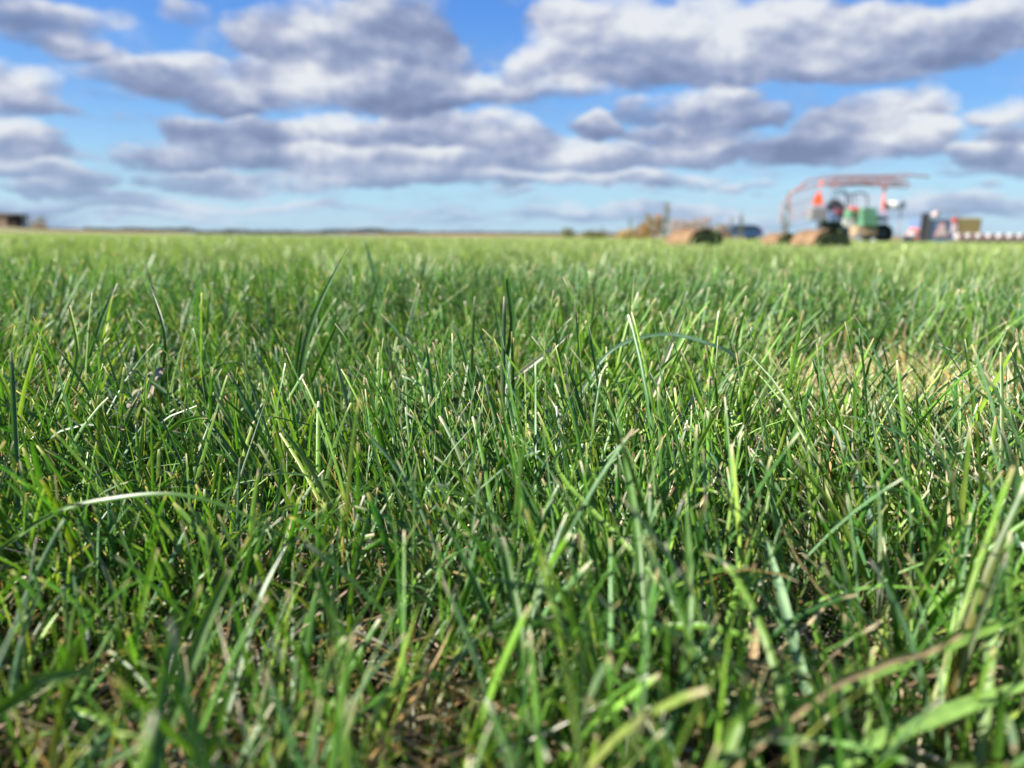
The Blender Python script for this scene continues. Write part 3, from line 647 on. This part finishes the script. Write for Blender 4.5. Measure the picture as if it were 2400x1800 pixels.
qbox(1000, 255, 1900, 300, .95, .10, 'orange_top_beam', M_ORANGE, bev=.01)
hs_ = MB()
for k in range(3): hs_.tube([L_(Qz(900 + 60 * k, 640), -.2), L_(Qz(960 + 40 * k, 420 + 30 * k), -.15), L_(Qz(1120 + 50 * k, 400 + 25 * k), -.1), L_(Qz(1200, 620 + 20 * k), -.1)], .014, 6)
hs_.build('hose', M_RUB, T)
qbox(1650, 860, 1760, 1150, .3, .5, 'radiator', M_DARK)
# tractor
tx = Qz(1500, 900)[0]
K = thing('tractor', (tx, YR - 1.2, 0), 'small green tractor with a dark roll bar and red seat', 'tractor')
S_ = (YR - 1.2) / YR
def KQ(x, y, dy=0.0): p = loc2(1820 + x / 7.373, 390 + y / 7.373, YR - 1.2); return Vector((p[0] - tx, dy, p[1]))
MB().tube([KQ(1330, 1000, .3), KQ(1335, 560, .3), KQ(1360, 480, .3), KQ(1420, 450, .3), KQ(1560, 448, .3), KQ(1620, 480, .3), KQ(1640, 560, .3), KQ(1640, 900, .3)], .028).build('roll_bar', M_DARK, K)
for i_, (y1, y2) in enumerate(((720, 800), (806, 915), (922, 1030))):
    a, b_ = KQ(1395 + (0, -12, -22)[i_], y1), KQ(1640, y2)
    MB().box(((a.x + b_.x) / 2, -.05 - .05 * i_, (a.z + b_.z) / 2), (b_.x - a.x, .7, a.z - b_.z), bev=.03).build('hood' if i_ else 'fuel_tank', M_GREENP, K)
a, b_ = KQ(1300, 700), KQ(1400, 870); MB().box(((a.x + b_.x) / 2, .1, (a.z + b_.z) / 2), (b_.x - a.x, .4, a.z - b_.z), bev=.04).build('seat', M_RED, K)
a, b_ = KQ(1215, 740), KQ(1310, 900); MB().box(((a.x + b_.x) / 2, 0, (a.z + b_.z) / 2), (b_.x - a.x, .4, a.z - b_.z), bev=.03).build('fender', M_GREENP, K)
a, b_ = KQ(1310, 1035), KQ(1650, 1190); MB().box(((a.x + b_.x) / 2, -.1, (a.z + b_.z) / 2), (b_.x - a.x, .6, a.z - b_.z), bev=.03).build('lower_body', M_TAN, K)
a = KQ(1360, 1240); wheel(K, a.x, -.3, .14, .2, M_WHITE); a = KQ(1590, 1240); wheel(K, a.x, -.3, .14, .2, M_WHITE)
for y_ in (.05, .75):
    a = KQ(1850, 1050); tr = MB().ring((a.x, y_, .36), (0, 1, 0), .25, .12).build('wheel', M_RUB, K, True)
    MB().cyl((a.x, y_ - .06, .36), (a.x, y_ + .06, .36), .17, n=24).build('rim', M_DARK, tr)
a = KQ(1780, 860); MB().box((a.x + .02, .4, a.z - .08), (.62, .8, .14), bev=.03).build('mudguard', M_DARK, K)
# bundle of faded red and white tarpaulin
bx, bz = Rz(1450, 455)
o = MB()
for i_ in range(11):
    a = random.uniform(0, 6.28); o.ball((.22 * math.cos(a) * random.random(), .15 * math.sin(a), .28 + random.uniform(-.13, .26)), (random.uniform(.25, .5), .4, random.uniform(.2, .36)), 2)
Bd = thing('tarpaulin_bundle', (bx, YR - .6, 0), 'heaped faded red and white tarpaulin bundle beside the black wheel', 'tarpaulin')
o.build('red_cloth', M_PINK, Bd, True, .008)
MB().ball((-.12, -.18, .33), (.4, .3, .22), 2).ball((-.22, -.05, .16), (.42, .4, .26), 2).build('white_cloth', mat('white_cloth', (.36, .35, .36), .9, .2), Bd, True, .008)
# trailer with reflective triangle
bx2 = Rz(1680, 0)[0]
Tr = thing('utility_trailer', (bx2, YR - 1, 0), 'blue grey boxy trailer carrying a pale reflective triangle on its back', 'trailer')
def TQ(zx, zy, dy=0.): p = loc2(1600 + zx / 2.765, 360 + zy / 2.765, YR - 1); return Vector((p[0] - bx2, dy, p[1]))
def tbox(x1, y1, x2, y2, dy, depth, name, m_, bev=.015):
    a, b_ = TQ(x1, y1), TQ(x2, y2); return MB().box(((a.x + b_.x) / 2, dy, (a.z + b_.z) / 2), (b_.x - a.x, depth, a.z - b_.z), bev=bev).build(name, m_, Tr)
tbox(1585, 425, 1775, 575, .6, 1.2, 'box_body', M_BLUEG)
tbox(1548, 385, 1568, 585, -.02, .08, 'corner_post', M_DARK)
tbox(1568, 395, 1584, 585, -.02, .05, 'gate_edge', mat('rusty_edge', (.30, .22, .18), .8, .2))
MB().tube([TQ(1590, 430), TQ(1592, 368), TQ(1770, 362), TQ(1772, 425)], .016).build('guard_rail', mat('guard_green', (.16, .19, .16), .6, .3), Tr)
a = TQ(1636, 395); MB().cyl((a.x, -.10, a.z), (a.x, .02, a.z), .12, n=24).build('work_lamp', M_PALE, Tr, True)
def tri(cx, cz, w_, h_, k):
    return [(cx - w_ / 2 * k, cz - h_ / 2 * k), (cx + w_ / 2 * k, cz - h_ / 2 * k), (cx + w_ / 2 * k * .8, cz - h_ * .28 * k), (cx + w_ * .08 * k, cz + h_ / 2 * k), (cx - w_ * .08 * k, cz + h_ / 2 * k), (cx - w_ / 2 * k * .8, cz - h_ * .28 * k)]
a = TQ(1680, 488); s_ = MB().prism(tri(a.x, a.z, .52, .58, 1), .012, -.02).build('reflective_triangle', mat('faded_red_border', (.62, .20, .18), .4, .5), Tr)
MB().prism(tri(a.x, a.z - .015, .52, .58, .82), .012, -.034).build('pale_centre', M_PALE, s_)
tbox(1748, 418, 1772, 450, -.02, .06, 'tail_lamp', M_RED); tbox(1748, 452, 1772, 520, -.02, .06, 'lamp_panel', M_PALE)
for xx_ in (-.42, .42): wheel(Tr, xx_, .7, .2, .16)
# bale, pallets and pipes
a, b_ = Rz(1782, 412), Rz(1940, 565); sb = MB().box((0, 0, 0.40), ((b_[0] - a[0]) * .95, .6, .80 * (a[1] - 0.02) / .8 * 1.0), bev=.05)
o = sb.build('straw_bale', M_STRAWB, None, False, .006); o.location = ((a[0] + b_[0]) / 2, YR + .4, 0); 
zmax = max(v.co.z for v in o.data.vertices)
for v in o.data.vertices: v.co.z = (v.co.z - min(0, 0)) * (a[1] / zmax)
tag(o, 'olive straw bale standing behind the row of pipe ends', 'bale')
pz = loc2(1600 + 1812 / 2.765, 360 + 528 / 2.765, YR - 1.3); pit = mat('pipe_inside', (.24, .03, .05), .7, .3)
pitch = 65.5 / 2.765 / FPX * (YR - 1.3)
pl = thing('timber_rack', (pz[0] + pitch * 3.6, YR - 1.6, 0), 'low brown timber rack under the row of pipes', 'rack')
MB().box((0, .55, .10), (pitch * 9, .08, .10)).build('front_bearer', M_WOOD, pl); MB().box((0, 1.3, .10), (pitch * 9, .08, .10)).build('rear_bearer', M_WOOD, pl)
for k in range(5): MB().box((-pitch * 4 + k * pitch * 2, .92, .025), (.10, .9, .048)).build('foot', M_WOOD, pl)
def make_pipe():
    t_ = thing('pipe', (0, 0, 0), 'x', 'pipe', 'row of white rimmed pipes lying end on')
    b_ = bmesh.new(); n = 28; rs = ((.130, 0), (.130, 1.6), (.108, 1.6), (.108, 0)); rows = []
    for rr, y in rs: rows.append([b_.verts.new((rr * math.cos(2 * math.pi * i / n), y, rr * math.sin(2 * math.pi * i / n))) for i in range(n)])
    for k in range(4):
        for i in range(n): b_.faces.new((rows[k][i], rows[k][(i + 1) % n], rows[(k + 1) % 4][(i + 1) % n], rows[(k + 1) % 4][i]))
    bmesh.ops.recalc_face_normals(b_, faces=b_.faces); me = bpy.data.meshes.new('pipe_wall'); b_.to_mesh(me); b_.free(); me.materials.append(M_PIPE)
    o = bpy.data.objects.new('pipe_wall', me); COL.objects.link(o); o.parent = t_
    MB().cyl((0, .03, 0), (0, .05, 0), .109, n=28).build('end_plug', pit, t_)
    return t_
pipe0 = make_pipe()
ords = ['first pipe of the row, touching the blue grey trailer', 'second pipe from the trailer, in front of the bale', 'third pipe from the trailer, in front of the bale', 'fourth pipe from the trailer, just past the bale', 'fifth pipe from the trailer, faded pink inside', 'sixth pipe from the trailer with a dark red centre', 'last pipe of the row, farthest from the trailer']
for k in range(7):
    if k == 0: p_ = pipe0
    else:
        p_ = pipe0.copy(); COL.objects.link(p_)
        for ch in list(pipe0.children): c_ = ch.copy(); COL.objects.link(c_); c_.parent = p_
    p_.location = (pz[0] + pitch * k * random.uniform(.99, 1.01), YR - 1.3, .276); p_['label'] = 'white rimmed ' + ords[k]
# blue car
YC = 75.0; cx_ = loc2(1762, 0, YC)[0]
C = thing('car', (cx_, YC, 0), 'dark blue car parked side on behind the sod rolls', 'car')
out = [(-2.4, .35), (-2.42, .72), (-2.2, .86), (-1.25, .98), (-.65, 1.40), (-.2, 1.50), (1.5, 1.50), (1.95, 1.35), (2.3, .98), (2.38, .62), (2.35, .35)]
def body_prism(pts, halfw, name, m_, shrink=.0):
    b_ = bmesh.new(); rows = []
    for y in (-halfw, -halfw * .9, halfw * .9, halfw):
        k = .97 if abs(y) == halfw else 1.0
        rows.append([b_.verts.new((x * k, y, .35 + (z - .35) * k)) for x, z in pts])
    n = len(pts)
    for r_ in range(3):
        for i in range(n): b_.faces.new((rows[r_][i], rows[r_][(i + 1) % n], rows[r_ + 1][(i + 1) % n], rows[r_ + 1][i]))
    b_.faces.new(rows[0][::-1]); b_.faces.new(rows[3]); bmesh.ops.recalc_face_normals(b_, faces=b_.faces)
    me = bpy.data.meshes.new(name); b_.to_mesh(me); b_.free(); me.materials.append(m_)
    o = bpy.data.objects.new(name, me); COL.objects.link(o); o.parent = C; return o
body_prism(out, .88, 'body', M_CARB)
for pts in ([(-1.02, 1.02), (-.58, 1.38), (.15, 1.43), (.15, 1.02)], [(.22, 1.02), (.22, 1.43), (1.15, 1.43), (1.15, 1.02)], [(1.22, 1.02), (1.22, 1.43), (1.55, 1.42), (1.95, 1.05)]):
    for sgn in (-1, 1): MB().prism(pts, .02, sgn * .885).build('side_window', M_GLASS, C)
for xx_ in (-1.5, 1.45):
    for y_ in (-.78, .78): wheel(C, xx_, y_, .33, .2)
for y_ in (-.72, .72): MB().box((2.33, y_, .92), (.12, .3, .34), bev=.03).build('tail_lamp', M_RED, C)
for y_ in (-.68, .68): MB().box((-2.36, y_, .72), (.12, .32, .14), bev=.03).build('headlight', M_PALE, C)

# ---- plants and trees
PALS = {'autumn': [(.40, .20, .08), (.30, .20, .06), (.20, .18, .05), (.46, .27, .12)], 'olive': [(.15, .17, .06), (.20, .20, .08), (.13, .15, .06), (.26, .21, .09)],
        'dark': [(.030, .045, .022), (.045, .060, .03), (.025, .035, .022)], 'tan': [(.48, .33, .15), (.40, .30, .14), (.52, .38, .20)], 'mauve': [(.40, .26, .19), (.42, .30, .25), (.30, .24, .20)],
        'wood': [(.050, .060, .045), (.075, .075, .055), (.095, .080, .065)], 'green': [(.12, .16, .08), (.15, .19, .10), (.18, .20, .11)]}
def plant(name, px, Y, top_py, halfw_px, pal, shape, label, cat, group=None, n=1500, leafs=1.0, base=0.0):
    if shape == 'round' and px > 1300: halfw_px *= 1.25; n = int(n * 1.3)
    if shape == 'spire': n = int(n * .35); leafs = 1.3
    p = ground_at(px, Y); g_ = rise(np.array([math.atan2(p.x, p.y)]), np.array([math.hypot(p.x, p.y)]))[0]; p.z = float(g_) - .02
    hgt = loc2(px, top_py, Y)[1] - p.z; hw = halfw_px * Y / FPX
    t_ = thing(name, p, label, cat, group)
    tr = MB(); tr.cyl((0, 0, 0), (0, 0, hgt * .85), hgt * .022 + .01, .004, n=8)
    for k in range(7):
        z = hgt * random.uniform(.12, .75); a = random.uniform(0, 6.28); q_ = (hw * .7 * math.cos(a), hw * .7 * math.sin(a), z + hgt * .16)
        tr.cyl((0, 0, z), q_, hgt * .010 + .004, .003, n=6)
    tr.build('trunk', M_BARK, t_)
    m = 60; ca = rng.uniform(0, 6.28, m)
    if shape == 'spire': cz = rng.uniform(.08, .97, m); cr_ = hw * (1.02 - cz) ** .8 * np.sqrt(rng.uniform(.1, 1, m))
    else: cz = rng.beta(1.7, 1.7, m) * .8 + .14; cr_ = hw * np.sin(np.pi * np.clip(cz, .05, .97)) ** .6 * np.sqrt(rng.uniform(.05, 1, m))
    cen = np.stack([cr_ * np.cos(ca), cr_ * np.sin(ca), cz * hgt], 1)
    ii = rng.integers(0, m, n); s = (hw * .16 if shape != 'spire' else hw * .2)
    pos = cen[ii] + rng.normal(0, 1, (n, 3)) * np.array([s, s, min(s, hgt * .05)]); pos[:, 2] = np.clip(pos[:, 2], base + .02 * hgt, hgt * 1.03)
    ls = max(hw, hgt * .25) * .055 * leafs * rng.uniform(.6, 1.5, n)
    u = rng.normal(0, 1, (n, 3)); u /= np.linalg.norm(u, axis=1)[:, None]; v = np.cross(u, rng.normal(0, 1, (n, 3))); v /= np.linalg.norm(v, axis=1)[:, None]
    V = np.stack([pos - u * ls[:, None], pos - v * ls[:, None] * .5, pos + u * ls[:, None], pos + v * ls[:, None] * .5], 1).reshape(-1, 3)
    cc = np.array(PALS[pal])[rng.integers(0, len(PALS[pal]), m)][ii] * rng.normal(1, .15, (n, 1))
    np_mesh('crown' if name.endswith('tree') else 'foliage', V, np.arange(4 * n).reshape(-1, 4), M_LEAF, np.repeat(np.clip(cc, .01, 1), 4, 0), parent=t_, smooth=False)
    return t_
AG = 'dried and autumn plants along the edge of the turf'
plant('shrub', 1331, 60, 532, 14, 'olive', 'round', 'small olive shrub standing first at the end of the pale horizon', 'shrub', AG)
plant('shrub', 1392, 60, 540, 24, 'olive', 'round', 'low wide olive shrub beside the first small one', 'shrub', AG)
plant('shrub', 1413, 62, 532, 10, 'olive', 'spire', 'narrow olive shrub rising out of the low wide one', 'shrub', AG)
plant('spruce_tree', 1476, 70, 508, 9, 'green', 'spire', 'slim green spruce behind the tan bush', 'tree', AG)
plant('bush', 1472, 45, 536, 22, 'tan', 'round', 'small straw coloured bush in front of the slim spruce', 'bush', AG)
plant('bush', 1500, 55, 528, 20, 'autumn', 'round', 'low russet bush joining the tan bush to the tall one', 'bush', AG)
plant('bush', 1532, 50, 500, 24, 'autumn', 'round', 'tall rusty orange bush, the highest of the dried plants', 'bush', AG, 2200)
plant('spruce_tree', 1560, 58, 472, 12, 'olive', 'spire', 'tall thin olive spruce rising above the rusty bush', 'tree', AG)
plant('spruce_tree', 1516, 60, 500, 14, 'olive', 'spire', 'short olive spruce against the side of the rusty bush', 'tree', AG)
plant('bush', 1592, 55, 510, 22, 'mauve', 'round', 'pale mauve brown bush behind the thin spruce', 'bush', AG)
plant('bush', 1640, 60, 506, 24, 'mauve', 'round', 'wide pinkish brown bush behind the lone sod roll', 'bush', AG)
plant('bush', 1692, 62, 522, 15, 'autumn', 'round', 'small russet bush between the sod roll and the blue car', 'bush', AG)
plant('spruce_tree', 1712, 64, 508, 8, 'olive', 'spire', 'small spruce growing out of the small russet bush', 'tree', AG)
plant('spruce_tree', 1735, 66, 494, 8, 'olive', 'spire', 'thin spruce behind the front of the blue car', 'tree', AG)
plant('poplar_tree', 1842, 70, 448, 11, 'green', 'spire', 'thin sparse green tree beside the end of the harvester boom', 'tree', None, 700)
plant('poplar_tree', 1833, 90, 486, 8, 'green', 'spire', 'short thin tree at the foot of the sparse one', 'tree', None, 500)
# farmstead on the rise at the far side
YB = 150.0
bp_ = ground_at(14, YB); gb = float(rise(np.array([math.atan2(bp_.x, bp_.y)]), np.array([math.hypot(bp_.x, bp_.y)]))[0])
B = thing('barn', (bp_.x, YB, gb - .1), 'weathered brown barn with a dark open end on the far rise', 'barn')
hb = loc2(14, 499, YB)[1] - gb + .1
MB().box((-1.2, 2, hb * .42), (4.0, 5, hb * .84)).build('wall', M_BARN, B)
MB().prism([(-3.7, hb * .82), (2.2, hb * .84), (2.2, hb * .93), (-.6, hb * 1.04), (-3.7, hb * .95)], 5.6, 2).build('roof', M_ROOF, B)
MB().box((1.55, 1.2, hb * .60), (1.0, 3, hb * .52)).build('loft', mat('dark_boards', (.05, .04, .035), .9, .1), B)
MB().box((-1.9, -.55, hb * .35), (1.1, .1, hb * .38)).build('door', M_LILAC, B)
for x_ in (1.0, 1.95): MB().box((x_, -.3, hb * .2), (.2, .2, hb * .42)).build('post', M_BARN, B)
def gpost(px, py, w_, label, m_, name='gate_post'):
    p = ground_at(px, YB); gg = float(rise(np.array([math.atan2(p.x, p.y)]), np.array([math.hypot(p.x, p.y)]))[0]); h_ = loc2(px, py, YB)[1] - gg
    o = MB().box((0, 0, h_ / 2), (w_, w_, h_), bev=.03).box((0, 0, h_ + .05), (w_ * 1.4, w_ * 1.4, .1), bev=.02).build(name, m_, None); o.location = (p.x, YB, gg - .02)
    tag(o, label, 'post')
gpost(62, 502, .5, 'dark blue grey post standing between the barn and the far trees', mat('dark_post', (.06, .08, .10), .7, .3))
FG = 'trees beside the barn'
plant('bare_tree', 72, 155, 500, 10, 'green', 'round', 'pale grey green tree close to the dark post', 'tree', FG, 700)
plant('bare_tree', 84, 150, 508, 12, 'mauve', 'round', 'low brownish tree in the middle of the far group', 'tree', FG, 700)
plant('spruce_tree', 103, 150, 502, 11, 'olive', 'round', 'dark olive tree at the end of the far group', 'tree', FG, 1500)
plant('bush', 92, 148, 522, 16, 'autumn', 'round', 'low brown bush under the dark olive tree', 'bush', FG, 900)

# far woods: one mass of crowns along the horizon
YW = 620.0
n = 30000; px = rng.uniform(-200, 1500, n)
prof = 6.0 + 4.5 * vnoise(px, 0 * px, 60, 3) + 3.0 * vnoise(px, 0 * px, 17, 4)
prof = np.where(px < 215, 3.0, prof) + 6 * np.exp(-((px - 800) / 45) ** 2) + 8 * np.exp(-((px - 875) / 28) ** 2) + 5 * np.exp(-((px - 565) / 40) ** 2) + 4 * np.exp(-((px - 440) / 70) ** 2)
prof = np.where(px > 980, prof * .6, prof)
yy = YW + rng.normal(0, 25, n); xx = (px - 1200) / FPX * yy
a = np.arctan2(xx, yy); g0 = rise(a, np.hypot(xx, yy))
hh = prof * YW / FPX * .75
zz = g0 + hh * rng.beta(1.4, 1.1, n) + .2
pos = np.stack([xx, yy, zz], 1); ls = rng.uniform(.25, .8, n)
u = rng.normal(0, 1, (n, 3)); u /= np.linalg.norm(u, axis=1)[:, None]; v = np.cross(u, rng.normal(0, 1, (n, 3))); v /= np.linalg.norm(v, axis=1)[:, None]
V = np.stack([pos - u * ls[:, None], pos - v * ls[:, None] * .7, pos + u * ls[:, None], pos + v * ls[:, None] * .7], 1).reshape(-1, 3)
ci = (vnoise(px, 0 * px, 30, 7) * 3).astype(int).clip(0, 2); cc = np.array(PALS['wood'])[ci] * rng.normal(1, .15, (n, 1)); 
fw = np_mesh('far_woods', V, np.arange(4 * n).reshape(-1, 4), M_LEAF, np.repeat(np.clip(cc, .01, 1), 4, 0), smooth=False)
tag(fw, 'dark grey green belt of far woods along the horizon', 'woods', kind='stuff')
